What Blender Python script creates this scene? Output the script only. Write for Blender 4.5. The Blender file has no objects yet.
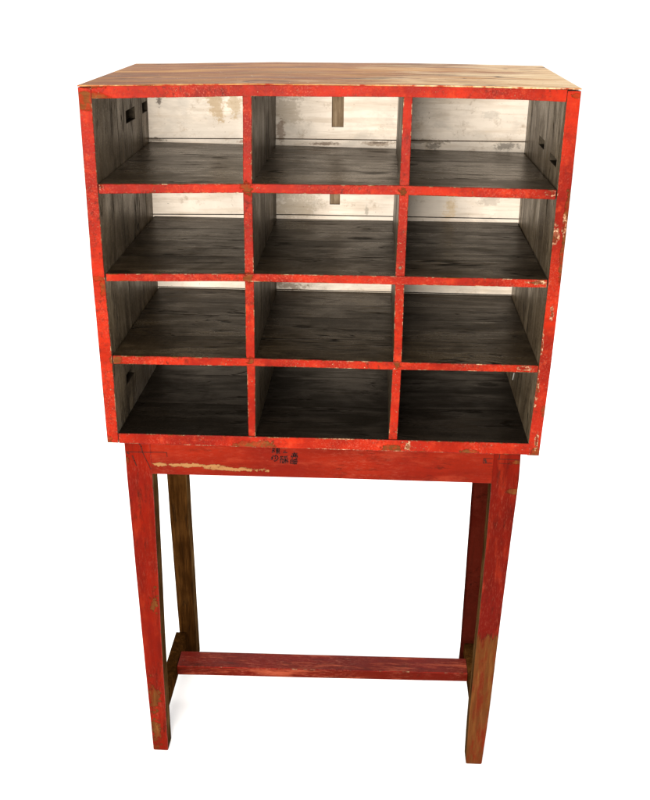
import bpy, bmesh, math, random
from mathutils import Vector, Matrix, noise as mnoise

random.seed(7)
scene = bpy.context.scene
col = scene.collection
ZO = 0.8355                    # height of the cabinet's underside above the floor

# ------------------------------------------------------------------ node helpers
class NT:
    def __init__(self, name):
        self.m = bpy.data.materials.new(name); self.m.use_nodes = True
        self.t = self.m.node_tree; self.t.nodes.clear()
        self.out = self.n('ShaderNodeOutputMaterial')
        self.b = self.n('ShaderNodeBsdfPrincipled')
        self.l(self.b.outputs[0], self.out.inputs[0])
        self.co = self.n('ShaderNodeTexCoord').outputs['Object']
    def n(self, t): return self.t.nodes.new(t)
    def l(self, a, b): self.t.links.new(a, b)
    def put(self, sock, v):
        if isinstance(v, bpy.types.NodeSocket): self.l(v, sock)
        else: sock.default_value = v
    def math(self, op, a, b=0.0, clamp=False):
        n = self.n('ShaderNodeMath'); n.operation = op; n.use_clamp = clamp
        self.put(n.inputs[0], a); self.put(n.inputs[1], b); return n.outputs[0]
    def vec(self, op, a, b):
        n = self.n('ShaderNodeVectorMath'); n.operation = op
        self.put(n.inputs[0], a); self.put(n.inputs[1], b)
        return n.outputs['Value'] if op in ('LENGTH', 'DOT_PRODUCT') else n.outputs[0]
    def scaled(self, s, off=(0, 0, 0)):
        return self.vec('ADD', self.vec('MULTIPLY', self.co, s), off)
    def noise(self, s, detail=6.0, rough=0.55, off=(0, 0, 0), dist=0.0):
        n = self.n('ShaderNodeTexNoise'); n.inputs['Scale'].default_value = 1.0
        n.inputs['Detail'].default_value = detail; n.inputs['Roughness'].default_value = rough
        n.inputs['Distortion'].default_value = dist
        if not isinstance(s, tuple): s = (s, s, s)
        self.l(self.scaled(s, off), n.inputs['Vector']); return n.outputs[0]
    def ramp(self, v, lo, hi, a=0.0, b=1.0):
        n = self.n('ShaderNodeMapRange'); n.clamp = True
        self.put(n.inputs[0], v)
        for i, x in zip((1, 2, 3, 4), (lo, hi, a, b)): self.put(n.inputs[i], x)
        return n.outputs[0]
    def mix(self, f, a, b):
        n = self.n('ShaderNodeMix'); n.data_type = 'RGBA'
        self.put(n.inputs[0], f)
        for i, v in ((6, a), (7, b)):
            if isinstance(v, tuple) and len(v) == 3: v = v + (1.0,)
            self.put(n.inputs[i], v)
        return n.outputs[2]
    def cramp(self, v, stops):
        n = self.n('ShaderNodeValToRGB'); e = n.color_ramp.elements
        while len(e) < len(stops): e.new(0.5)
        for el, (p, c) in zip(e, stops): el.position = p; el.color = tuple(c) + (1.0,)
        self.put(n.inputs[0], v); return n.outputs[0]
    def patch(self, c, r, wob=0.5, nz=None, soft=0.12):
        """irregular worn patch around c (object space) with radii r; radius 0 = that axis ignored"""
        d = self.vec('SUBTRACT', self.co, tuple(c))
        d = self.vec('MULTIPLY', d, tuple(0.0 if q == 0 else 1.0 / q for q in r))
        d = self.vec('LENGTH', d, (0, 0, 0))
        d = self.math('ADD', d, self.math('MULTIPLY', self.math('SUBTRACT', nz, 0.5), wob * 9))
        return self.ramp(d, 1.0 + soft, 1.0 - soft)
    def bump(self, h, dist=0.001, strength=0.6):
        n = self.n('ShaderNodeBump'); n.inputs['Strength'].default_value = strength
        n.inputs['Distance'].default_value = dist; self.put(n.inputs['Height'], h)
        self.l(n.outputs[0], self.b.inputs['Normal'])
    def edge(self, radius=0.003, lo=0.02, hi=0.12):
        bv = self.n('ShaderNodeBevel'); bv.samples = 6; bv.inputs[0].default_value = radius
        g = self.n('ShaderNodeNewGeometry')
        d = self.vec('DOT_PRODUCT', bv.outputs[0], g.outputs['Normal'])
        return self.ramp(self.math('SUBTRACT', 1.0, d), lo, hi)
    def axis(self, i):
        s = self.n('ShaderNodeSeparateXYZ'); self.l(self.co, s.inputs[0]); return s.outputs[i]
    def done(self, colour, rough=0.5, spec=0.3, tint=None):
        if tint: self.b.inputs['Specular Tint'].default_value = tint + (1.0,)
        self.put(self.b.inputs['Base Color'], colour if not (isinstance(colour, tuple) and len(colour) == 3) else colour + (1.0,))
        self.put(self.b.inputs['Roughness'], rough)
        self.put(self.b.inputs['Specular IOR Level'], spec)
        return self.m

BARE = [(0.0, (0.022, 0.008, 0.002)), (0.5, (0.075, 0.026, 0.006)), (1.0, (0.19, 0.078, 0.019))]

def red_paint(name, base, light, dark, patches=(), cream=(), chips=0.60, grain=(3, 60, 60), wear=1.0, rough=0.34, spec=0.05, scuff=1.0, edge=False, flow=(1, 1, 1), mottle=0.45):
    k = NT(name)
    fl3 = lambda q: tuple(q * f for f in flow)
    big = k.noise(fl3(5.0), 5, 0.6)
    med = k.noise(fl3(42.0), 8, 0.72, (3, 1, 7))
    fine = k.noise(170.0, 6, 0.75, (1, 9, 4))
    gr = k.noise(tuple(g * 2.2 for g in grain), 6, 0.65, (5, 5, 2))
    c = k.mix(k.ramp(big, 0.42, 0.60), base, dark)
    crim = k.ramp(k.noise(3.2, 5, 0.6, (4, 6, 2)), 0.47, 0.60)
    c = k.mix(k.math('MULTIPLY', crim, 0.75), c, (base[0] * 0.55, base[0] * 0.024, base[0] * 0.013))
    c = k.mix(k.math('MULTIPLY', k.ramp(gr, 0.50, 0.70), 0.55), c, dark)
    c = k.mix(k.math('MULTIPLY', k.ramp(med, 0.52, 0.66), mottle), c, light)
    # brown grime worked into the paint
    gm = k.math('MULTIPLY', k.ramp(k.noise(fl3(85.0), 8, 0.78, (8, 2, 2)), 0.51, 0.63), k.ramp(k.noise(8.0, 4, 0.6, (1, 7, 7)), 0.42, 0.60))
    c = k.mix(k.math('MULTIPLY', gm, 0.8), c, (dark[0] * 0.28, dark[0] * 0.045, dark[0] * 0.02))
    # fine pale scuffs where the gloss has been rubbed off
    sc = k.math('MULTIPLY', k.ramp(k.noise(fl3(300.0), 6, 0.8, (3, 3, 3)), 0.52, 0.63), k.ramp(k.noise(7.0, 4, 0.6, (2, 9, 5)), 0.44, 0.60))
    c = k.mix(k.math('MULTIPLY', sc, 0.45 * scuff), c, (base[0] * 1.35, base[0] * 0.34, base[0] * 0.20))
    wood = k.cramp(k.noise((grain[0] * 3, grain[1] * 3, grain[2] * 3), 6, 0.65, (8, 3, 1)), BARE)
    primer = k.mix(k.ramp(fine, 0.40, 0.60), (0.26, 0.10, 0.045), (0.46, 0.31, 0.19))
    fl = k.math('MULTIPLY', k.ramp(k.noise(240.0, 5, 0.7, (2, 2, 11)), chips + 0.03, chips + 0.09),
                k.ramp(k.noise(13.0, 4, 0.55, (6, 1, 1)), 0.47, 0.60))
    c = k.mix(k.math('MULTIPLY', fl, 0.9), c, primer)
    # rubbed edges: bare wood here, pale primer there
    ew = k.ramp(k.noise((45, 75, 75), 7, 0.75, (4, 4, 4)), 0.66 - 0.16 * wear, 0.74 - 0.16 * wear) if edge else 0.0
    c = k.mix(ew, c, k.mix(k.ramp(k.noise(16.0, 5, 0.6, (9, 9, 0)), 0.47, 0.60), wood, primer)) if edge else c
    wob = k.math('ADD', k.math('MULTIPLY', k.noise(60.0, 6, 0.65, (0, 3, 0)), 0.6), k.math('MULTIPLY', fine, 0.4))
    wobz = k.noise(tuple(g * 3.2 for g in grain), 6, 0.65, (2, 3, 0))
    lim = lambda r: (r[0], .022, r[2]) if r[0] else r      # a patch stays on the face it was worn into
    patches = [(p[0], lim(p[1])) + tuple(p[2:]) for p in patches]; cream = [(p[0], lim(p[1])) + tuple(p[2:]) for p in cream]
    loss = ew
    for p in patches:
        if len(p) > 3: m = k.patch(p[0], p[1], p[2], wobz, p[3])
        else: m = k.patch(p[0], p[1], p[2] if len(p) > 2 else 0.5, wob, 0.10)
        c = k.mix(k.math('MULTIPLY', m, k.ramp(med, 0.42, 0.54, 0.30, 0.90)), c, wood); loss = k.math('MAXIMUM', loss, m)
    for p in cream:
        m = k.patch(p[0], p[1], p[2] if len(p) > 2 else 0.5, wob, 0.12)
        inner = k.patch(p[0], tuple(q * 0.62 for q in p[1]), 0.7, wob, 0.15)
        cc = p[3] if len(p) > 3 else primer
        if len(p) <= 3: m = k.math('MULTIPLY', m, k.ramp(k.noise(85.0, 6, 0.72, (p[0][2] * 9, 1, 2)), 0.45, 0.53))
        c = k.mix(m, c, cc)
        if len(p) <= 3: c = k.mix(k.math('MULTIPLY', inner, 0.85), c, k.mix(k.ramp(med, .46, .54), dark, wood))
        else: c = k.mix(k.math('MULTIPLY', m, k.ramp(gr, .50, .64, 0, .55)), c, wood)
        loss = k.math('MAXIMUM', loss, m)
    h = k.math('ADD', k.math('MULTIPLY', k.math('MAXIMUM', loss, fl), -0.9), k.math('ADD', k.math('MULTIPLY', med, 0.8), k.math('MULTIPLY', fine, 0.55)))
    k.bump(h, 0.0016, 0.75)
    r = k.ramp(med, 0.3, 0.7, rough - 0.08, rough + 0.16)
    r = k.mix(loss, r, (0.75, 0.75, 0.75))
    return k.done(c, r, spec)

def old_wood(name, stops, grain, rough=(0.35, 0.55), spec=0.4, seams=None, knots=0.0, blotch=None, crack=0.5, crack_col=(0.004, 0.003, 0.002), bump=0.6):
    k = NT(name)
    g1 = k.noise(grain, 8, 0.62, (1.3, 2.1, 0.4), 0.3)
    g2 = k.noise(tuple(q * 4 for q in grain), 5, 0.6, (7, 2, 5))
    bl = k.noise(7.0, 4, 0.55, (3, 8, 2))
    v = k.math('ADD', k.math('MULTIPLY', g1, 0.6), k.math('MULTIPLY', g2, 0.4))
    v = k.math('ADD', v, k.math('MULTIPLY', k.math('SUBTRACT', bl, 0.5), 0.7))
    c = k.cramp(k.ramp(v, 0.33, 0.68), stops)
    # dark weathered streaks and pale scratches along the grain
    dk = k.math('MULTIPLY', k.ramp(k.noise(tuple(q * 1.7 for q in grain), 7, 0.7, (3, 9, 4), 0.6), 0.53, 0.66), k.ramp(k.noise(6.0, 3, 0.5, (5, 1, 8)), 0.42, 0.58))
    c = k.mix(k.math('MULTIPLY', dk, 0.75 * crack), c, tuple(q * 0.6 for q in stops[0][1]))
    pl = k.math('MULTIPLY', k.ramp(k.noise(tuple(q * 3.0 for q in grain), 6, 0.7, (6, 6, 1)), 0.58, 0.70), k.ramp(k.noise(8.0, 3, 0.5, (9, 3, 3)), 0.48, 0.62))
    c = k.mix(k.math('MULTIPLY', pl, 0.5), c, tuple(min(1, q * 1.5) for q in stops[-1][1]))
    # long drying cracks that follow the grain
    cr = k.noise(tuple(q * 0.9 for q in grain), 3, 0.5, (11, 4, 9), 0.4)
    cr = k.math('ABSOLUTE', k.math('SUBTRACT', cr, 0.5))
    cr = k.math('MULTIPLY', k.ramp(cr, 0.022, 0.004), k.ramp(k.noise(9.0, 2, 0.5, (2, 6, 1)), 0.46, 0.56))
    cr = k.math('MULTIPLY', cr, crack)
    if blotch:
        m = k.ramp(k.noise(14.0, 6, 0.65, (4, 4, 8)), blotch[1], blotch[1] + 0.14)
        c = k.mix(m, c, blotch[0])
    mask = cr
    if seams:
        ax, pos, wid = seams
        a = k.axis(ax)
        a = k.math('ADD', a, k.math('MULTIPLY', k.math('SUBTRACT', k.noise(5.0, 2, 0.5), 0.5), 0.012))
        for p in pos:
            s = k.ramp(k.math('ABSOLUTE', k.math('SUBTRACT', a, p)), wid, wid * 0.4)
            mask = k.math('MAXIMUM', mask, s)
    c = k.mix(mask, c, crack_col)
    if knots:
        nz = k.noise(60.0, 4, 0.6)
        for q in range(int(knots)):
            rr = random.Random(q * 13 + len(name))
            m = k.patch((rr.uniform(-.4, .4), rr.uniform(.05, .4), 0), (rr.uniform(.012, .03), rr.uniform(.008, .018), 0), 0.5, nz, 0.4)
            c = k.mix(k.math('MULTIPLY', m, 0.7), c, crack_col)
    k.bump(k.math('SUBTRACT', k.math('ADD', k.math('MULTIPLY', g1, 0.7), k.math('MULTIPLY', g2, 0.5)), mask), 0.0015, bump)
    return k.done(c, k.ramp(k.math('ADD', g1, k.math('SUBTRACT', bl, 0.5)), 0.3, 0.7, rough[1], rough[0]), spec, (1.0, 0.84, 0.64))

def z(v): return v + ZO
YF = 0.003                     # front plane of the stand
KF = (1.81385 + YF) / (1.81385 + .010)
def fx(v): return .0929 + (v - .0929) * KF
def fz(v): return v if v > -.004 else max(.9045 + (v - .9045) * KF, -ZO)
def ff(l): return [(fz(a), fx(b)) for a, b in l]

# ------------------------------------------------------------------ materials
RED = red_paint('red_carcass_paint', (0.285, 0.0125, 0.0018), (0.35, 0.036, 0.010), (0.135, 0.0046, 0.0010),
    patches=[((-.437, 0, z(.689)), (.05, 0, .016), .12), ((-.160, 0, z(.004)), (.022, 0, .010), .45), ((-.120, 0, z(.003)), (.018, 0, .011), .45),
             ((.142, 0, z(.006)), (.022, 0, .008), .5), ((.437, 0, z(.006)), (.010, 0, .012), .4), ((-.4185, 0, z(.1865)), (.013, 0, .012), .25),
             ((-.45, 0, z(.002)), (.010, 0, .012), .5), ((.30, 0, z(.004)), (.016, 0, .005), .5), ((-.1455, 0, z(.536)), (.009, 0, .012), .6),
             ((-.1455, 0, z(.363)), (.009, 0, .010), .6), ((.146, 0, z(.536)), (.008, 0, .006), .7), ((-.441, 0, z(.355)), (.013, 0, .004), .7),
             ((-.433, 0, z(.337)), (.006, 0, .018), .5), ((.448, 0, z(.49)), (.005, 0, .05), .5), ((.449, 0, z(.42)), (.005, 0, .05), .5), ((.444, 0, z(.10)), (.004, 0, .014), .5),
             ((.147, 0, z(.190)), (.008, 0, .008), .7), ((-.146, 0, z(.19)), (.008, 0, .007), .7), ((.444, 0, z(.709)), (.009, 0, .005), .5), ((-.43, 0, z(.716)), (.03, 0, .006), .4)],
    cream=[((.431, 0, z(.457)), (.008, 0, .020), .5), ((.4455, 0, z(.475)), (.004, 0, .020), .5), ((.4265, 0, z(.150)), (.004, 0, .03), .6), ((.427, 0, z(.24)), (.003, 0, .03), .6),
           ((-.421, 0, z(.533)), (.006, 0, .005), .5), ((.415, 0, z(.536)), (.012, 0, .005), .6), ((.405, 0, z(.366)), (.020, 0, .004), .8), ((.395, 0, z(.19)), (.016, 0, .004), .8),
           ((.436, 0, z(.032)), (.003, 0, .02), .7), ((.176, 0, z(.012)), (.006, 0, .009), .8), ((.44, 0, z(.31)), (.004, 0, .014), .7)],
    chips=0.58, grain=(6, 40, 40))
RED_EDGE = red_paint('red_carcass_worn_edge', (0.24, 0.010, 0.0035), (0.33, 0.035, 0.014), (0.11, 0.004, 0.002), chips=0.56, grain=(6, 40, 40), edge=True)
STAND_EDGE = red_paint('red_stand_worn_edge', (0.20, 0.010, 0.004), (0.24, 0.028, 0.015), (0.10, 0.005, 0.003), chips=0.62, grain=(30, 30, 30), edge=True, wear=0.55, spec=0.05)
STAND = red_paint('red_stand_paint', (0.165, 0.0095, 0.0026), (0.21, 0.027, 0.011), (0.095, 0.0052, 0.0018),
    patches=[((.398, 0, z(-.088)), (.014, 0, .007), .5), ((.403, 0, z(-.020)), (.016, 0, .004), .5), ((-.415, 0, z(-.044)), (.006, 0, .012), .5),
             ((-.395, 0, z(-.675)), (.012, 0, .04), .9), ((-.398, 0, z(-.79)), (.010, 0, .05), 1.0), ((-.380, 0, z(-.60)), (.006, 0, .02), .9)],
    cream=[((-.285, 0, z(-.0505)), (.072, 0, .0042), .6, (0.21, 0.098, 0.036)), ((-.19, 0, z(-.0565)), (.060, 0, .0042), .6, (0.21, 0.098, 0.036))],
    chips=0.66, grain=(4, 50, 50), wear=0.7, flow=(.25, 1, 1), spec=0.025, scuff=0.6)
LEG_R = red_paint('red_leg_paint_worn_foot', (0.155, 0.0055, 0.0009), (0.20, 0.016, 0.0045), (0.075, 0.0032, 0.001),
    patches=[((.375, 0, z(-.90)), (0.0, 0, .440), .030, .005), ((.398, 0, z(-.088)), (.014, 0, .007), .5), ((.403, 0, z(-.020)), (.016, 0, .004), .5)],
    chips=0.68, grain=(50, 50, 4), wear=0.8, flow=(1, 1, .2), spec=0.025, scuff=0.6)
LEG_L = red_paint('red_leg_paint', (0.17, 0.0065, 0.0010), (0.21, 0.018, 0.0045), (0.085, 0.0035, 0.001),
    patches=[((-.395, 0, z(-.675)), (.011, 0, .04), .9), ((-.398, 0, z(-.79)), (.009, 0, .05), 1.0), ((-.415, 0, z(-.044)), (.006, 0, .010), .5), ((-.378, 0, z(-.40)), (.008, 0, .02), 1.0)],
    chips=0.68, grain=(50, 50, 4), wear=0.7, flow=(1, 1, .2), spec=0.025, scuff=0.6)
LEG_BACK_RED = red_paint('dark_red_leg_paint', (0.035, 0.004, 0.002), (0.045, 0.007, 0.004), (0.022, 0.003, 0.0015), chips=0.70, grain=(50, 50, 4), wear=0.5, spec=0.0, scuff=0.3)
STRETCH = red_paint('red_stretcher_paint', (0.20, 0.016, 0.005), (0.28, 0.055, 0.025), (0.08, 0.0055, 0.002), chips=0.64, grain=(3, 60, 60), wear=0.8, spec=0.025, flow=(.15, 1, 1), mottle=.8, scuff=1.3)
LEG_BROWN = old_wood('brown_leg_wood', [(0, (0.010, 0.0034, 0.0007)), (.5, (0.024, 0.0088, 0.0019)), (1, (0.055, 0.022, 0.005))], (60, 60, 5), (0.6, 0.8), 0.0)
LEG_SIDE = old_wood('bare_leg_side_wood', [(0, (0.014, 0.006, 0.002)), (.5, (0.045, 0.021, 0.007)), (1, (0.11, 0.060, 0.022))], (60, 60, 5), (0.7, 0.85), 0.0)
def board_wood(name, stops, axis, seams, rough, spec, crackc=(0.0025, 0.0016, 0.001), blotch=0.6, knot_amt=1.0, seam_w=0.0018, dust=0.35):
    """broad boards with wavy figure; axis = the direction of the grain (0: x, 2: z), boards side by side along y"""
    k = NT(name)
    y = k.axis(1)
    yw = k.math('ADD', y, k.math('MULTIPLY', k.math('SUBTRACT', k.noise(4.0, 2, 0.5), 0.5), 0.02))
    idx = 0.0
    for p in seams: idx = k.math('ADD', idx, k.math('GREATER_THAN', yw, p))
    base = k.co
    n = k.n('ShaderNodeCombineXYZ'); k.l(k.math('MULTIPLY', idx, 3.17), n.inputs[0]); k.l(k.math('MULTIPLY', idx, 1.31), n.inputs[1]); k.l(k.math('MULTIPLY', idx, 2.3), n.inputs[2])
    k.co = k.vec('ADD', base, n.outputs[0])
    def g(a, b, c_=None): return (a, b, c_ or b) if axis == 0 else (c_ or b, b, a)
    fig = k.noise(g(3.4, 21), 8, 0.68, (1.3, 2.1, .4), 1.0)
    fib = k.noise(g(16, 140), 6, 0.75, (7, 2, 5), 0.3)
    bl = k.noise(g(6, 8), 7, 0.66, (3, 8, 2), 0.5)
    v = k.math('ADD', k.math('ADD', k.math('MULTIPLY', fig, 0.45), k.math('MULTIPLY', fib, 0.22)), k.math('MULTIPLY', bl, 0.33))
    c = k.cramp(k.ramp(v, 0.39, 0.62), stops)
    # dirt: broad dark stains, dusty pale rubbed places
    st = k.ramp(k.noise(g(6, 11), 8, 0.76, (9, 1, 6), 0.6), 0.54, 0.64)
    c = k.mix(k.math('MULTIPLY', st, blotch), c, stops[0][1])
    du = k.math('MULTIPLY', k.ramp(k.noise(g(6, 34), 8, 0.75, (2, 7, 3), 0.4), 0.54, 0.68), k.ramp(k.noise(5.0, 4, 0.6, (6, 3, 9)), 0.45, 0.60))
    c = k.mix(k.math('MULTIPLY', du, 0.6), c, tuple(min(1.0, q * 1.6) for q in stops[-1][1]))
    # wavy drying cracks, broken along their length
    cn = k.noise(g(1.5, 13), 4, 0.5, (11, 4, 9), 0.8)
    cr = k.math('MULTIPLY', k.ramp(k.math('ABSOLUTE', k.math('SUBTRACT', cn, 0.5)), 0.011, 0.003), k.ramp(k.noise(g(7, 11), 4, 0.6, (2, 6, 1)), 0.49, 0.55))
    cn2 = k.noise(g(2.4, 30), 4, 0.5, (1, 14, 5), 0.6)
    cr2 = k.math('MULTIPLY', k.ramp(k.math('ABSOLUTE', k.math('SUBTRACT', cn2, 0.48)), 0.008, 0.003), k.ramp(k.noise(g(9, 9), 4, 0.6, (5, 6, 8)), 0.52, 0.58))
    sp = k.math('MULTIPLY', k.ramp(k.noise(230.0, 4, 0.75, (2, 5, 8)), 0.54, 0.66), dust)
    c = k.mix(sp, c, tuple(min(1.0, q * 1.9) for q in stops[-1][1]))
    mask = k.math('MAXIMUM', cr, k.math('MULTIPLY', cr2, 0.8))
    # knots: small voronoi cells kept only here and there
    vo = k.n('ShaderNodeTexVoronoi'); vo.inputs['Scale'].default_value = 1.0
    k.l(k.vec('ADD', k.scaled(g(4.5, 9, 9)), (0.3, 0.7, 0.1)), vo.inputs['Vector'])
    kd = k.math('ADD', vo.outputs['Distance'], k.math('MULTIPLY', k.math('SUBTRACT', k.noise(g(30, 60), 5, 0.7), 0.5), 0.22))
    kn = k.math('MULTIPLY', k.ramp(kd, 0.15, 0.07), knot_amt)
    mask = k.math('MAXIMUM', mask, k.math('MULTIPLY', kn, 0.8))
    for p in seams:
        sm = k.ramp(k.math('ABSOLUTE', k.math('SUBTRACT', yw, p)), seam_w, seam_w * .35)
        mask = k.math('MAXIMUM', mask, sm)
    c = k.mix(mask, c, crackc)
    h = k.math('SUBTRACT', k.math('ADD', k.math('MULTIPLY', fig, .8), k.math('MULTIPLY', fib, .5)), mask)
    k.bump(h, 0.0016, 0.7)
    r = k.ramp(k.math('ADD', bl, k.math('MULTIPLY', k.math('SUBTRACT', fig, .5), .8)), 0.38, 0.62, rough[1], rough[0])
    r = k.math('ADD', r, k.math('MULTIPLY', k.math('MAXIMUM', mask, du), 0.25))
    return k.done(c, r, spec, (1.0, 0.80, 0.56))
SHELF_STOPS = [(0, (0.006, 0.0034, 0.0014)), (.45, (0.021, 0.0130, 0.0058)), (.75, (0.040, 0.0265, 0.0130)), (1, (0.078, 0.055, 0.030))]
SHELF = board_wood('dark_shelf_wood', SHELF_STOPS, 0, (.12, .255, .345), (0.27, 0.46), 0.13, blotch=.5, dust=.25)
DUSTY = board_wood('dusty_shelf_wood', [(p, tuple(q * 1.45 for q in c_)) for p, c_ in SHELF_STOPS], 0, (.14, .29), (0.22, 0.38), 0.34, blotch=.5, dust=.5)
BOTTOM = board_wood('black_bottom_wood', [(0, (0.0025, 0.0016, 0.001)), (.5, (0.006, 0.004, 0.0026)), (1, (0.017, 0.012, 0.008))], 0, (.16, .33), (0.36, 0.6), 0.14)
SIDE = board_wood('grey_brown_side_wood', [(0, (0.018, 0.011, 0.005)), (.45, (0.070, 0.049, 0.028)), (.75, (0.13, 0.097, 0.060)), (1, (0.22, 0.172, 0.112))], 2, (.175, .385), (0.28, 0.5), 0.32, seam_w=.0026, blotch=.7, knot_amt=.5)
DIV = board_wood('brown_divider_wood', [(0, (0.012, 0.0075, 0.004)), (.5, (0.042, 0.029, 0.016)), (1, (0.11, 0.081, 0.050))], 2, (.21,), (0.30, 0.5), 0.28, knot_amt=.4)
HOLE = old_wood('dark_slot_wood', [(0, (0.012, 0.009, 0.006)), (1, (0.045, 0.034, 0.022))], (20, 60, 20), (0.6, 0.8), 0.2)
SLOTW = old_wood('brown_slot_wood', [(0, (0.08, 0.05, 0.026)), (.5, (0.17, 0.115, 0.066)), (1, (0.31, 0.23, 0.145))], (50, 50, 8), (0.6, 0.8), 0.2)
PLAIN = old_wood('brown_back_wood', [(0, (0.05, 0.028, 0.012)), (1, (0.16, 0.10, 0.05))], (4, 60, 60), (0.6, 0.8), 0.2)

def top_wood():
    k = NT('worn_top_wood')
    g1 = k.noise((2.2, 30, 30), 9, 0.66, (1, 2, 3), 0.5)
    g2 = k.noise((9, 130, 130), 6, 0.65, (4, 2, 6))
    bl = k.noise((3.5, 10, 10), 5, 0.6, (3.3, 5, 2))
    v = k.math('ADD', k.math('ADD', k.math('MULTIPLY', g1, 0.6), k.math('MULTIPLY', g2, 0.25)), k.math('MULTIPLY', bl, 0.35))
    c = k.cramp(k.ramp(v, 0.42, 0.76), [(0, (0.055, 0.015, 0.004)), (.35, (0.20, 0.072, 0.018)), (.7, (0.36, 0.165, 0.050)), (1, (0.50, 0.29, 0.11))])
    gn = k.ramp(k.noise((4, 16, 16), 5, 0.6, (9, 9, 1)), 0.58, 0.70)
    c = k.mix(k.math('MULTIPLY', gn, 0.55), c, (0.15, 0.13, 0.06))
    # pale glare painted in as lighter wood over the right half of the board
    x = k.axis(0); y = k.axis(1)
    glare = k.math('SUBTRACT', k.math('ADD', x, k.math('MULTIPLY', k.math('SUBTRACT', k.noise((5, 16, 16), 7, 0.68, (2, 4, 4)), 0.5), 1.5)), k.math('MULTIPLY', y, 0.45))
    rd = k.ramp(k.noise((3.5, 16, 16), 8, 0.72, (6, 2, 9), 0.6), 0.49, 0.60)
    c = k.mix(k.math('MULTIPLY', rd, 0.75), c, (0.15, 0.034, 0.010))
    glare = k.ramp(glare, -0.05, 0.34)
    c = k.mix(k.math('MULTIPLY', glare, 0.85), c, k.mix(k.ramp(g2, .35, .65), (0.46, 0.29, 0.13), (0.74, 0.58, 0.36)))
    e = k.math('MULTIPLY', k.ramp(y, 0.012, 0.002), k.ramp(k.noise(50.0, 6, 0.7), 0.42, 0.55))
    c = k.mix(e, c, k.mix(k.ramp(k.noise(22.0, 6, 0.7, (7, 1, 1)), 0.44, 0.56), (0.24, 0.03, 0.010), (0.36, 0.18, 0.07)))
    fl = k.ramp(k.noise(150.0, 4, 0.7, (2, 7, 3)), 0.66, 0.70)
    c = k.mix(fl, c, (0.6, 0.46, 0.28))
    dk = k.ramp(k.noise(120.0, 4, 0.7, (5, 7, 3)), 0.64, 0.70)
    c = k.mix(dk, c, (0.04, 0.015, 0.006))
    lc = k.noise((1.4, 15, 15), 4, 0.5, (8, 1, 3), 0.7)
    lc = k.math('MULTIPLY', k.ramp(k.math('ABSOLUTE', k.math('SUBTRACT', lc, 0.5)), 0.012, 0.003), k.ramp(k.noise((6, 9, 9), 4, 0.6), 0.47, 0.55))
    c = k.mix(lc, c, (0.035, 0.013, 0.005))
    k.bump(k.math('ADD', g1, k.math('MULTIPLY', g2, 0.5)), 0.0010, 0.4)
    return k.done(c, k.ramp(g1, 0.3, 0.7, 0.55, 0.75), 0.015)
TOPW = top_wood()

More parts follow.
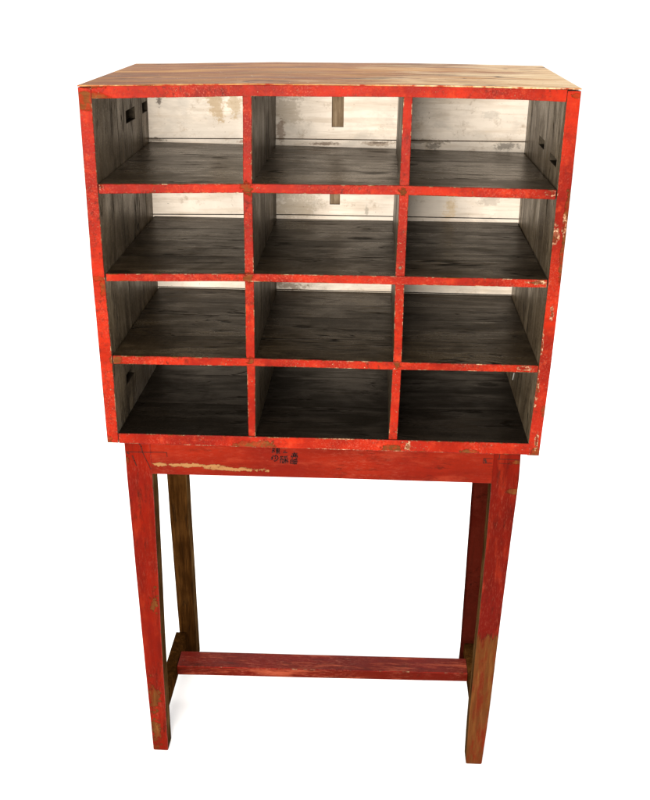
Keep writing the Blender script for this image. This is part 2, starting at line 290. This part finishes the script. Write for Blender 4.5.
def whitewash():
    k = NT('stained_whitewash')
    g = k.noise((5, 5, 70), 7, 0.6, (2, 2, 2), 0.3)
    bl = k.noise(5.0, 5, 0.6, (1, 4, 6))
    c = k.mix(k.ramp(bl, 0.40, 0.66), (0.76, 0.66, 0.55), (0.56, 0.49, 0.41))
    c = k.mix(k.math('MULTIPLY', k.ramp(g, 0.48, 0.66), 0.5), c, (0.42, 0.32, 0.22))
    wv = k.noise((2.5, 2, 34), 7, 0.7, (6, 2, 8), 0.8)
    c = k.mix(k.math('MULTIPLY', k.ramp(wv, 0.53, 0.66), 0.45), c, (0.36, 0.27, 0.18))
    gy = k.ramp(k.noise((6, 6, 11), 7, 0.68, (1, 8, 3), 0.5), 0.50, 0.62)
    c = k.mix(k.math('MULTIPLY', gy, 0.55), c, (0.42, 0.37, 0.31))
    gr2 = k.ramp(k.noise(26.0, 8, 0.78, (4, 4, 1)), 0.57, 0.68)
    c = k.mix(k.math('MULTIPLY', gr2, 0.55), c, (0.25, 0.17, 0.10))
    st = k.ramp(k.noise(9.0, 7, 0.68, (7, 0, 3.2), 0.5), 0.60, 0.74)
    c = k.mix(k.math('MULTIPLY', st, 0.5), c, (0.45, 0.31, 0.16))
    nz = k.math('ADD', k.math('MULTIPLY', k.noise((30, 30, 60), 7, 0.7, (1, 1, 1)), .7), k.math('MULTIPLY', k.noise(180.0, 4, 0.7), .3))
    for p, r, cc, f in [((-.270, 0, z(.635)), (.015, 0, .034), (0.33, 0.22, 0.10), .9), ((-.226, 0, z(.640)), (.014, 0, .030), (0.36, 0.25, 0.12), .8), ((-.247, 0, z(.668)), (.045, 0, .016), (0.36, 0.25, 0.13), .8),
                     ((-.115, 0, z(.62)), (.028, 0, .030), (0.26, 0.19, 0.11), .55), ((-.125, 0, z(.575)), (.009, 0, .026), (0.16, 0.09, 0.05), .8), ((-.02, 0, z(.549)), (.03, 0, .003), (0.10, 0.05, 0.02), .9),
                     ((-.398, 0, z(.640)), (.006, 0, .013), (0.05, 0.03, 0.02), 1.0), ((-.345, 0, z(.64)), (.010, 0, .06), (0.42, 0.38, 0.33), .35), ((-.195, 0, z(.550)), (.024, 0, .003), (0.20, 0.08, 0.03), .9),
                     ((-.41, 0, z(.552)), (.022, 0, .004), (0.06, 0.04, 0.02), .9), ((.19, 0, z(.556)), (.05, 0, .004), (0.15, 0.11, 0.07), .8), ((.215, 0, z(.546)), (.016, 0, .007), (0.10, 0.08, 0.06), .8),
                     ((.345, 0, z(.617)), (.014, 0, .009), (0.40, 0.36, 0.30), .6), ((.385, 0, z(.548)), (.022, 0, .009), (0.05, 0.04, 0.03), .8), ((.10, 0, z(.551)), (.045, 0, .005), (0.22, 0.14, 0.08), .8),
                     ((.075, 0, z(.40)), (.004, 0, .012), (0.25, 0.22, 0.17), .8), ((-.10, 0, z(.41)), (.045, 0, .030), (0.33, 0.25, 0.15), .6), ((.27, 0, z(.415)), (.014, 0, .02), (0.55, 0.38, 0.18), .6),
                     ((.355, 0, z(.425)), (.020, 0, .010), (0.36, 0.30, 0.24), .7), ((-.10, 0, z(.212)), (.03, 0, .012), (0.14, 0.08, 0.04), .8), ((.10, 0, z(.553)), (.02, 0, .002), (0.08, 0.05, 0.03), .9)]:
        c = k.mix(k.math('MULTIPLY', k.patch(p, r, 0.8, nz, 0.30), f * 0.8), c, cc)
    sp = k.ramp(k.noise(190.0, 3, 0.6, (5, 5, 5)), 0.68, 0.74)
    c = k.mix(k.math('MULTIPLY', sp, 0.6), c, (0.16, 0.10, 0.06))
    k.bump(k.math('ADD', g, k.math('MULTIPLY', nz, 0.5)), 0.0010, 0.4)
    return k.done(c, 0.6, 0.25)
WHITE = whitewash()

def plain(name, c, rough, metal=0.0, spec=0.4):
    k = NT(name); n = k.noise(90.0, 4, 0.6)
    k.b.inputs['Metallic'].default_value = metal
    return k.done(k.mix(n, tuple(q * 0.7 for q in c), tuple(min(1, q * 1.25) for q in c)), rough, spec)
INK = plain('dark_brown_ink', (0.022, 0.003, 0.002), 0.7, 0, 0.1)
CRACK = plain('dark_crack_wood', (0.035, 0.008, 0.005), 0.9, 0, 0.1)  # dark brown of the stand's joint lines
IRON = plain('rusty_iron', (0.10, 0.055, 0.03), 0.6, 0.5)
STEEL = plain('grey_nail_steel', (0.45, 0.43, 0.40), 0.4, 0.8)
k = NT('white_backdrop_paper'); PAPER = k.done(k.mix(k.noise(3.0, 3), (0.94, 0.94, 0.94), (0.95, 0.95, 0.95)), 0.9, 0.1)

# ------------------------------------------------------------------ mesh helpers
def lerp_list(pts, x):
    if x <= pts[0][0]: return pts[0][1]
    for (a, va), (b, vb) in zip(pts, pts[1:]):
        if x <= b:
            t = (x - a) / (b - a); return va + (vb - va) * t
    return pts[-1][1]

def link(name, bm, mats, parent=None, label=None, picker=None, bevel=0.0):
    bmesh.ops.remove_doubles(bm, verts=bm.verts, dist=1e-6)
    bmesh.ops.recalc_face_normals(bm, faces=bm.faces)
    if bevel:
        es = [e for e in bm.edges if len(e.link_faces) == 2 and e.calc_face_angle(0) > 0.6]
        bmesh.ops.bevel(bm, geom=es, offset=bevel, segments=2, profile=0.6, affect='EDGES', clamp_overlap=True)
        bm.normal_update()
    if picker:
        for f in bm.faces: f.material_index = picker(f.normal, f.calc_center_median())
    me = bpy.data.meshes.new(name); bm.to_mesh(me); bm.free()
    for m in mats: me.materials.append(m)
    o = bpy.data.objects.new(name, me); col.objects.link(o)
    if parent: o.parent = parent
    if label: o['label'] = label
    return o

def loft(bm, sections):
    """closed tube through quad sections (each 4 points, same order)"""
    rows = [[bm.verts.new(p) for p in s] for s in sections]
    for a, b in zip(rows, rows[1:]):
        for i in range(4):
            j = (i + 1) % 4; bm.faces.new((a[i], a[j], b[j], b[i]))
    bm.faces.new(rows[0]); bm.faces.new(rows[-1][::-1])

def jit(x, amp, seed): return amp * mnoise.noise(Vector((x * 9.0, seed * 3.7, 0.3)))

def board_x(bm, x0, x1, top, bot, y0, y1, topb=None, botb=None, seed=1, amp=0.0006, n=48):
    """board running along x with profile lists (x, z) for the front and back edges"""
    secs = []
    for i in range(n + 1):
        x = x0 + (x1 - x0) * i / n
        zt, zb = lerp_list(top, x) + jit(x, amp, seed), lerp_list(bot, x) + jit(x, amp, seed + 5)
        if topb: zt2 = lerp_list(topb, x); zb2 = zt2 - (zt - zb)
        else: zt2, zb2 = zt, zb
        secs.append([(x, y0 + jit(x, amp * .6, seed + 9), z(zb)), (x, y0 + jit(x, amp * .6, seed + 9), z(zt)), (x, y1, z(zt2)), (x, y1, z(zb2))])
    loft(bm, secs)

def relief(us, vs, depth, thick, fn, bm):
    """slab over the grid us x vs; depth(i,j) = how far that cell is sunk; fn(u,v,d) -> point"""
    us, vs = sorted(set(us)), sorted(set(vs)); nu, nv = len(us) - 1, len(vs) - 1
    D = [[depth((us[i] + us[i + 1]) / 2, (vs[j] + vs[j + 1]) / 2) for j in range(nv)] for i in range(nu)]
    cache = {}
    def V(i, j, d):
        q = (i, j, round(d, 5))
        if q not in cache: cache[q] = bm.verts.new(fn(us[i], vs[j], d))
        return cache[q]
    def quad(*v):
        try: bm.faces.new(v)
        except ValueError: pass
    for i in range(nu):
        for j in range(nv):
            d = D[i][j]
            quad(V(i, j, d), V(i + 1, j, d), V(i + 1, j + 1, d), V(i, j + 1, d))
            quad(V(i, j, thick), V(i, j + 1, thick), V(i + 1, j + 1, thick), V(i + 1, j, thick))
            for (a, b, c, e, ii, jj) in ((i + 1, j, i + 1, j + 1, i + 1, j), (i, j + 1, i, j, i - 1, j), (i + 1, j + 1, i, j + 1, i, j + 1), (i, j, i + 1, j, i, j - 1)):
                d2 = D[ii][jj] if 0 <= ii < nu and 0 <= jj < nv else thick
                if d2 > d + 1e-6: quad(V(a, b, d), V(a, b, d2), V(c, e, d2), V(c, e, d))

def linspace(a, b, n): return [a + (b - a) * i / n for i in range(n + 1)]

def box(bm, x0, x1, y0, y1, z0, z1):
    loft(bm, [[(x, y0, z0), (x, y0, z1), (x, y1, z1), (x, y1, z0)] for x in (x0, x1)])

def ribbon(bm, pts, w, y, t=0.0004):
    """flat stroke in the x-z plane at depth y, a real sliver t thick"""
    for (a, b) in zip(pts, pts[1:]):
        d = Vector((b[0] - a[0], b[1] - a[1])); 
        if d.length < 1e-6: continue
        d.normalize(); s = Vector((-d.y, d.x)) * w / 2; e = d * w * 0.3
        q = [(a[0] - e.x + s.x, a[1] - e.y + s.y), (b[0] + e.x + s.x * .8, b[1] + e.y + s.y * .8), (b[0] + e.x - s.x * .8, b[1] + e.y - s.y * .8), (a[0] - e.x - s.x, a[1] - e.y - s.y)]
        f = [bm.verts.new((p[0], y, p[1])) for p in q]; g = [bm.verts.new((p[0], y + t, p[1])) for p in q]
        bm.faces.new(f); bm.faces.new(g[::-1])
        for i in range(4): bm.faces.new((f[i], g[i], g[(i + 1) % 4], f[(i + 1) % 4]))

# ------------------------------------------------------------------ the cabinet
root = bpy.data.objects.new('pigeonhole_cabinet', None); col.objects.link(root)
root.empty_display_size = 0.2
root['label'] = 'worn red wooden pigeonhole cabinet with twelve open compartments on a four legged stand'
root['category'] = 'cabinet'

YB = 0.4505          # front of the back boards
def is_edge(n): return sorted(map(abs, n))[1] > 0.25
front = lambda n, c: 2 if is_edge(n) and n.y < -.2 else (0 if n.y < -0.35 else 1)

# shelves: front edge heights and back edge heights measured along x
X4 = (-.4265, -.145, .146, .4270)
def prof(v): return list(zip(X4, v))
shelf_data = [((.5385, .5439, .5460, .5432), (.5203, .5270, .5283, .5250), (.5470, .5440, .5400, .5365)),
              ((.3647, .3712, .3727, .3724), (.3496, .3556, .3558, .3568), (.3755, .3750, .3755, .3765)),
              ((.1945, .1965, .1964, .1966), (.1768, .1795, .1802, .1819), (.2005, .2002, .2000, .2000))]
shelves = []
for q, (t, b, tb) in enumerate(shelf_data):
    bm = bmesh.new()
    board_x(bm, -.4255, .4255, prof(t), prof(b), 0.0008, YB - .001, prof(tb), seed=q + 1)
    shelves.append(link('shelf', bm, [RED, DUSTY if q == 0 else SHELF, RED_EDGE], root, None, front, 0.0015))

# bottom board
bm = bmesh.new()
board_x(bm, -.4275, .4250, prof((.0214, .0233, .0250, .0262)), prof((-.0010, -.0014, -.0006, .0004)), -.0008, .458, seed=7)
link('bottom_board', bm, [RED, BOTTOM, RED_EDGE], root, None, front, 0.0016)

# top: a thin lid over a board that runs between the sides
bm = bmesh.new()
XT = (-.4475, -.135, .132, .3606, .4507)
lid_t = list(zip(XT, (.7158, .7223, .7237, .7222, .7215)))
lid_b = list(zip(XT, (.7136, .7203, .7217, .7202, .7193)))
board_x(bm, -.4480, .4510, lid_t, lid_b, -.0012, .4600, seed=11, amp=.0009, n=80)
board_x(bm, -.4236, .4266, [(a, v - .0002) for a, v in lid_b], list(zip((-.4238, -.1355, .1328, .3625, .4274), (.6925, .7004, .7029, .7006, .6984))), 0.0004, .4560, seed=12)
def top_pick(n, c):
    if n.z > 0.5 and c.z > z(.709): return 1
    if is_edge(n) and n.y < -.2 and c.y > -.0006 and n.z < 0: return 3
    if n.y < -0.35: return 1 if c.y < -.0006 else 0
    if abs(n.x) > 0.5: return 0
    return 1 if c.z > z(.709) else 2
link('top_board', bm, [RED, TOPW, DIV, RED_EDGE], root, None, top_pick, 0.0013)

# side panels with blind mortises
outerL = [(0, -.4520), (.19, -.4522), (.36, -.4523), (.53, -.4500), (.70, -.4477)]
innerL = [(.02, -.4285), (.185, -.4272), (.36, -.4282), (.53, -.4265), (.69, -.4240)]
outerR = [(0, .4445), (.195, .4492), (.37, .4509), (.55, .4515), (.70, .4507)]
innerR = [(.026, .4208), (.19, .4258), (.37, .4277), (.54, .4270), (.69, .4272)]
def side(inner, outer, holes, tops):
    bm = bmesh.new()
    def fn(y, zz, d):
        xi, xo = lerp_list(inner, zz), lerp_list(outer, zz)
        return (xi + (xo - xi) * d / .0245, y + jit(zz, .0006, xi * 10) * (1 if y < .01 else 0), z(zz))
    us = linspace(0, .4575, 8); vs = linspace(-.001, tops, 40)
    def dep(y, zz):
        for (a, b, c, e, dd) in holes:
            if a < y < b and c < zz < e: return dd
        return 0.0
    for h in holes: us += [h[0], h[1]]; vs += [h[2], h[3]]
    relief(us, vs, dep, .0245, fn, bm)
    s = 1 if outer[0][1] > 0 else -1
    def pick(n, c):
        if is_edge(n) and n.y < -.2 and c.y < 0.01: return 3
        if n.y < -0.35 and c.y < 0.01: return 0
        if n.x * s > 0.5: return 0
        for (a, b, cc, e, dd) in holes:
            if a - .001 < c.y < b + .001 and cc - .001 < c.z - ZO < e + .001: return 2
        return 1
    return link('side_panel', bm, [RED, SIDE, HOLE, RED_EDGE], root, None, pick, 0.0012)
side(innerL, outerL, [(.245, .325, .6155, .6395, .014), (.396, .442, .6170, .6375, .014), (.100, .170, .0900, .1110, .016)], .7122)
side(innerR, outerR, [(.190, .262, .5845, .6015, .016), (.040, .116, .5770, .5910, .018)], .7172)

# dividers: four stretches between the boards, halved into the shelves
def divider(pts, wid):
    bm = bmesh.new()
    def zt(q, x): return lerp_list(prof(shelf_data[q][0]), x)
    def zb(q, x): return lerp_list(prof(shelf_data[q][1]), x)
    xm = pts[0][1]
    spans = [(lerp_list(prof((.0214, .0233, .0250, .0262)), xm), zb(2, xm)), (zt(2, xm), zb(1, xm)), (zt(1, xm), zb(0, xm)), (zt(0, xm), .7012)]
    for lo, hi in spans:
        secs = []
        for s in linspace(lo - .004, hi + .004, 10):
            x, w = lerp_list(pts, s), lerp_list(wid, s) / 2
            j = jit(s, .0005, xm * 7)
            secs.append([(x - w + j, .0032, z(s)), (x + w + j, .0032, z(s)), (x + w, YB - .0015, z(s)), (x - w, YB - .0015, z(s))])
        loft(bm, secs)
    return link('divider', bm, [RED, DIV, RED_EDGE], root, None, front, 0.0013)
dv1 = divider([(.024, -.1475), (.16, -.146), (.2145, -.147), (.375, -.1448), (.52, -.1444), (.694, -.1415)], [(.024, .0146), (.16, .0165), (.2145, .0178), (.375, .0174), (.52, .017), (.694, .0165)])
dv2 = divider([(.0295, .1441), (.148, .1463), (.2185, .1472), (.3756, .1454), (.491, .147), (.551, .147), (.70, .1473)], [(.0295, .0174), (.148, .0176), (.2185, .0164), (.3756, .0178), (.491, .0172), (.551, .018), (.70, .016)])

# back: horizontal whitewashed boards with open joints, two vertical slots
bm = bmesh.new()
gap = [list(zip((-.43, -.08, .37, .43), v)) for v in ((.5544, .5582, .5597, .5600), (.3795, .3850, .3850, .3850), (.2020, .2020, .2015, .2010))]
slots = [(-.0085, .0183, .585, .690), (-.0112, .0126, .4098, .508)]
for q in range(4):
    lo = gap[q] if q < 3 else [(0, .0)]
    hi = gap[q - 1] if q > 0 else [(0, .700)]
    us = linspace(-.4300, .4290, 24); vs = [0.0, 1.0]
    hole = []
    if q < 2:
        a, b, c, e = slots[q]; us += [a, b]
        f = lambda v: (v - lerp_list(lo, 0)) / (lerp_list(hi, 0) - lerp_list(lo, 0))
        vs += [f(c), f(e)]; hole = [(a, b, f(c), f(e))]
    def dep(u, v, hole=hole):
        for a, b, c, e in hole:
            if a < u < b and c < v < e: return .007
        return 0.0
    def fn(u, v, d, lo=lo, hi=hi):
        zl, zh = lerp_list(lo, u) + .0011, lerp_list(hi, u) - .0011
        return (u, YB + d, z(zl + (zh - zl) * v))
    relief(us, vs, dep, .0085, fn, bm)
def back_pick(n, c):
    if c.y > YB + .0065 and n.y < -.5: return 1
    if n.y < -.5: return 0
    return 2
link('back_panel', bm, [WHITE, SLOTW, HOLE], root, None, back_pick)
bm = bmesh.new(); box(bm, -.4470, .4430, .4604, .4650, z(.003), z(.712))
link('back_sheet', bm, [PLAIN], root)

# iron fixings
def nail(parent, x, zz, r=.0028, y=.0032):
    bm = bmesh.new()
    bmesh.ops.create_cone(bm, cap_ends=True, segments=16, radius1=r, radius2=r * .75, depth=.0016, matrix=Matrix.Translation((x, y - .0006, z(zz))) @ Matrix.Rotation(math.pi / 2, 4, 'X'))
    return link('nail_head', bm, [IRON], parent)
nail(dv2, .1452, .3892, .0034)
nail(shelves[0], -.4215, .5330, .0018, 0.0)
def pin(parent, x, y, z0, z1):
    bm = bmesh.new()
    bmesh.ops.create_cone(bm, cap_ends=True, segments=8, radius1=.0012, radius2=.0016, depth=z1 - z0, matrix=Matrix.Translation((x, y, z((z0 + z1) / 2))) @ Matrix.Rotation(.12, 4, 'Y'))
    return link('nail', bm, [STEEL], parent)
pin(shelves[2], .4205, .272, .055, .0712 + .001)
pin(shelves[2], -.410, .165, .128, .183)
pin(shelves[2], -.395, .300, .150, .183)

# ---- stand
def leg(front_face, ox, ix, mats, pick, seed):
    """tapered square leg: front_face = (y_top, y_foot, depth_top, depth_foot); ox / ix lists (z, x)"""
    bm = bmesh.new(); secs = []
    for s in sorted(linspace(-ZO, -.0015, 30) + [-ZO + .003]):
        t = (s + ZO) / ZO
        y0 = front_face[1] + (front_face[0] - front_face[1]) * t; dd = front_face[3] + (front_face[2] - front_face[3]) * t
        a, b = lerp_list(ox, s) + jit(s, .0006, seed), lerp_list(ix, s) + jit(s, .0005, seed + 3)
        ch = .0022 if s < -ZO + .001 else 0.0
        m = 1 if b > a else -1
        secs.append([(a + ch * m, y0 + ch, z(s)), (b - ch * m, y0 + ch, z(s)), (b - ch * m, y0 + dd - ch, z(s)), (a + ch * m, y0 + dd - ch, z(s))])
    loft(bm, secs)
    return link('leg', bm, mats, root, None, pick, 0.0016)
oL = [(-.842, -.4098), (-.51, -.4152), (-.094, -.4194), (0, -.4193)]; iL = [(-.842, -.3738), (-.51, -.3708), (-.14, -.3647), (0, -.3640)]
oR = [(-.842, .3885), (-.674, .3949), (-.39, .4013), (-.064, .4105), (0, .4092)]; iR = [(-.842, .3500), (-.6765, .3490), (-.394, .3535), (-.075, .3543), (0, .3543)]
def leg_pick(n, c): return 2 if is_edge(n) and n.y < -.2 else 0 if n.y < -.35 or abs(n.x) > .35 and (n.x > 0) == (c.x > 0) else 1
leg((YF, YF, .050, .040), ff(oL), ff(iL), [LEG_L, LEG_SIDE, STAND_EDGE], leg_pick, 1)
lr = leg((YF, YF, .050, .040), ff(oR), ff(iR), [LEG_R, LEG_SIDE, LEG_R], leg_pick, 2); lr['label'] = 'red leg worn to bare brown wood from the knee down'
oLb = [(-ZO, -.4010), (-.742, -.4040), (-.36, -.4090), (0, -.4115)]; iLb = [(-ZO, -.3592), (-.36, -.3615), (0, -.3625)]
lb = leg((.338, .342, .050, .045), oLb, iLb, [LEG_BROWN, LEG_SIDE], lambda n, c: 1 if n.x > .5 else 0, 3); lb['label'] = 'bare dark brown back leg'
oRb = [(-ZO, .398), (0, .4090)]; iRb = [(-ZO, .3590), (-.79, .3608), (-.28, .3593), (0, .3583)]
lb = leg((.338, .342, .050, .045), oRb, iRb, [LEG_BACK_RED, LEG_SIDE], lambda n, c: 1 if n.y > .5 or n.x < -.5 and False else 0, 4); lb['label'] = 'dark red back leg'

# aprons
bm = bmesh.new()
board_x(bm, fx(-.3655), fx(.3560), [(0, -.0015)], [(fx(-.3657), fz(-.0780)), (.015, fz(-.0752)), (fx(.3543), fz(-.0750))], YF + .0012, .028, seed=21)
apron = link('apron', bm, [STAND, STAND_EDGE], root, None, lambda n, c: 1 if is_edge(n) and n.y < -.2 else 0, 0.0014)
bm = bmesh.new(); board_x(bm, -.3625, .3580, [(0, -.0015)], [(0, -.0740)], .350, .375, seed=22)
link('apron', bm, [STAND], root, None, None, 0.0014)
for x0, x1 in ((-.408, -.386), (.379, .400)):
    bm = bmesh.new(); box(bm, x0, x1, .0512, .3380, z(-.074), z(-.0015))
    link('apron', bm, [STAND], root, None, None, 0.0014)

# joint lines between apron and legs
bm = bmesh.new()
def jl(pts, w=.0014): ribbon(bm, [(fx(a), z(fz(b))) for a, b in pts], w, YF - .0006)
jl([(-.4165, -.0262), (-.39, -.0258), (-.362, -.0256)], .0016)
jl([(-.387, -.0030), (-.3835, -.012), (-.3815, -.026)], .0022)
jl([(-.3815, -.026), (-.374, -.046), (-.3665, -.066)], .0016)
jl([(-.404, -.035), (-.4005, -.046), (-.397, -.058)], .0024)
jl([(-.4145, -.0285), (-.411, -.030)], .0028)
link('joint_crack', bm, [CRACK], apron)
bm = bmesh.new()
jl([(.362, -.0166), (.385, -.0166), (.407, -.0172)], .0012); jl([(.366, -.0030), (.3655, -.016)], .0014)
jl([(.369, -.044), (.3665, -.072)], .0008); jl([(.366, -.026), (.392, -.0275)], .0007)
link('joint_crack', bm, [CRACK], apron)
bm = bmesh.new()
def jl2(pts, w=.0014): ribbon(bm, [(fx(a), z(fz(b))) for a, b in pts], w, YF + .0006)
jl2([(-.363, -.0256), (-.338, -.0252), (-.3305, -.0256), (-.3300, -.0350)], .0013)
link('joint_crack', bm, [CRACK], apron)
bm = bmesh.new()
jl2([(.334, -.0165), (.352, -.0166)], .0012); jl2([(.334, -.0165), (.3335, -.0275), (.352, -.0272)], .0013); jl2([(.337, -.020), (.339, -.025)], .0045)
link('joint_crack', bm, [CRACK], apron)

# hand-written characters, three short columns
bm = bmesh.new()
def W(*pts, w=1.0):
    q = [(fx(-.1100 + (a - 130) * 1.425e-4), z(.9045 + (-.0026 - (b - 95) * 1.56e-4 - .9045) * KF)) for a, b in pts]
    ribbon(bm, q, .0021 * w, YF + .0007)
# left column
W((150, 102), (205, 100)); W((165, 128), (160, 160), (152, 195)); W((165, 130), (188, 134), (180, 158), (166, 160)); W((180, 160), (186, 178), (166, 182))
W((205, 118), (265, 112)); W((212, 138), (258, 132), (256, 172), (214, 178), (212, 138)); W((214, 156), (256, 152)); W((234, 108), (234, 205), w=1.2); W((222, 184), (210, 208)); W((246, 180), (262, 204))
W((168, 240), (148, 262), (136, 292)); W((150, 300), (158, 280), (152, 264)); W((178, 250), (206, 236), (232, 248), (238, 276), (222, 302), (190, 322), (180, 314), w=1.1); W((196, 250), (200, 276), (190, 290))
# middle column
W((326, 166), (350, 163), w=.9); W((318, 190), (372, 186), w=1.1)
W((276, 248), (274, 298), (272, 346), w=1.1); W((276, 250), (302, 248), (292, 272), (304, 290), (282, 298)); W((318, 250), (378, 240)); W((330, 262), (322, 288)); W((345, 258), (348, 280)); W((362, 252), (376, 276))
W((312, 296), (386, 288)); W((320, 312), (380, 306)); W((350, 290), (350, 345), w=1.1); W((334, 318), (312, 342)); W((362, 314), (384, 318), (376, 345)); W((300, 312), (302, 344), (330, 346))
# right column
W((478, 180), (478, 200), w=1.1); W((448, 204), (520, 194)); W((462, 216), (504, 212), (500, 236), (464, 238), (462, 216)); W((466, 226), (500, 224)); W((436, 248), (524, 238), w=1.1); W((440, 228), (430, 252)); W((516, 216), (524, 258))
W((456, 262), (440, 284)); W((498, 258), (516, 274))
W((424, 300), (420, 346), (462, 350)); W((424, 300), (458, 296), (460, 346)); W((424, 322), (458, 320)); W((474, 290), (512, 286), (518, 318), (508, 352), (476, 356), (474, 290)); W((476, 320), (514, 316)); W((494, 284), (492, 352), w=1.1)
link('inscription', bm, [INK], apron)

# stretchers
for x0, x1, y0, y1 in ((-.4130, -.3840, .0440, .3415), (.3655, .3930, .0440, .3415)):
    bm = bmesh.new(); box(bm, x0, x1, y0, y1, z(-.778), z(-.738))
    s = 1 if x0 > 0 else -1
    link('side_stretcher', bm, [LEG_BROWN], root, None, None, 0.002)
bm = bmesh.new(); secs = []
for i in range(41):
    t = i / 40; x = -.3830 + (.3830 + .3650) * t
    ya, yb = .2000 + .018 * t, .2613 + .0163 * t
    zt = -.7385 + jit(x, .0006, 4); zb = -.7655 + .0005 * t + jit(x, .0005, 6)
    secs.append([(x, ya, z(zb)), (x, ya, z(zt)), (x, yb, z(zt)), (x, yb, z(zb))])
loft(bm, secs)
link('cross_stretcher', bm, [STRETCH, STAND_EDGE], root, None, lambda n, c: 1 if is_edge(n) and n.y < -.2 else 0, 0.0018)

# ------------------------------------------------------------------ white studio sweep
bm = bmesh.new()
prof_yz = [(-7.0, 0.0), (-3.0, 0.0), (1.0, 0.0), (3.5, 0.0)] + [(3.5 + 2.0 * math.sin(a), 2.0 - 2.0 * math.cos(a)) for a in linspace(.08, math.pi / 2, 20)] + [(5.5, 5.0)]
rows = [[bm.verts.new((x, y, h)) for x in (-7, -2, 2, 7)] for y, h in prof_yz]
for a, b in zip(rows, rows[1:]):
    for i in range(3): bm.faces.new((a[i], a[i + 1], b[i + 1], b[i]))
for f in bm.faces: f.smooth = True
o = link('backdrop', bm, [PAPER]); o['kind'] = 'structure'; o['label'] = 'seamless pure white studio backdrop and floor under the cabinet'
for p in o.data.polygons: p.use_smooth = True

# ------------------------------------------------------------------ light
w = bpy.data.worlds.new('World'); scene.world = w; w.use_nodes = True
bg = w.node_tree.nodes['Background']; bg.inputs[0].default_value = (1.0, 0.99, 0.975, 1); bg.inputs[1].default_value = 1.25
def area(name, loc, target, sx, sy, power, colr=(1, .97, .93)):
    d = bpy.data.lights.new(name, 'AREA'); d.shape = 'RECTANGLE'; d.size = sx; d.size_y = sy; d.energy = power; d.color = colr
    o = bpy.data.objects.new(name, d); col.objects.link(o); o.location = loc
    o.rotation_euler = (Vector(target) - Vector(loc)).to_track_quat('-Z', 'Y').to_euler()
    return o
area('front_softbox', (-.40, -2.5, z(.60)), (0, .2, z(.40)), 1.1, .5, 138, (1, .96, .90))
area('added_back_fill', (.1, 3.1, 2.5), (0, .3, 0.0), 4.0, .8, 85)  # added lamp, out of view, lifts the floor shadow under the cabinet

# ------------------------------------------------------------------ camera
cam = bpy.data.cameras.new('camera'); co = bpy.data.objects.new('camera', cam); col.objects.link(co)
cam.sensor_fit = 'HORIZONTAL'; cam.sensor_width = 36.0; cam.lens = 977.206 / 650 * 36.0
cam.clip_start = .05; cam.clip_end = 200
co.rotation_mode = 'XYZ'; co.location = (.0929, -1.81385, z(.90451)); co.rotation_euler = (1.15861, -.00753, .05246)
scene.camera = co

scene.render.engine = 'CYCLES'
vs = scene.view_settings; vs.view_transform = 'Standard'; vs.look = 'None'; vs.exposure = 0.0; vs.gamma = 1.0; vs.use_curve_mapping = False
scene.cycles.max_bounces = 8; scene.cycles.diffuse_bounces = 5; scene.cycles.glossy_bounces = 4
scene.cycles.use_denoising = True
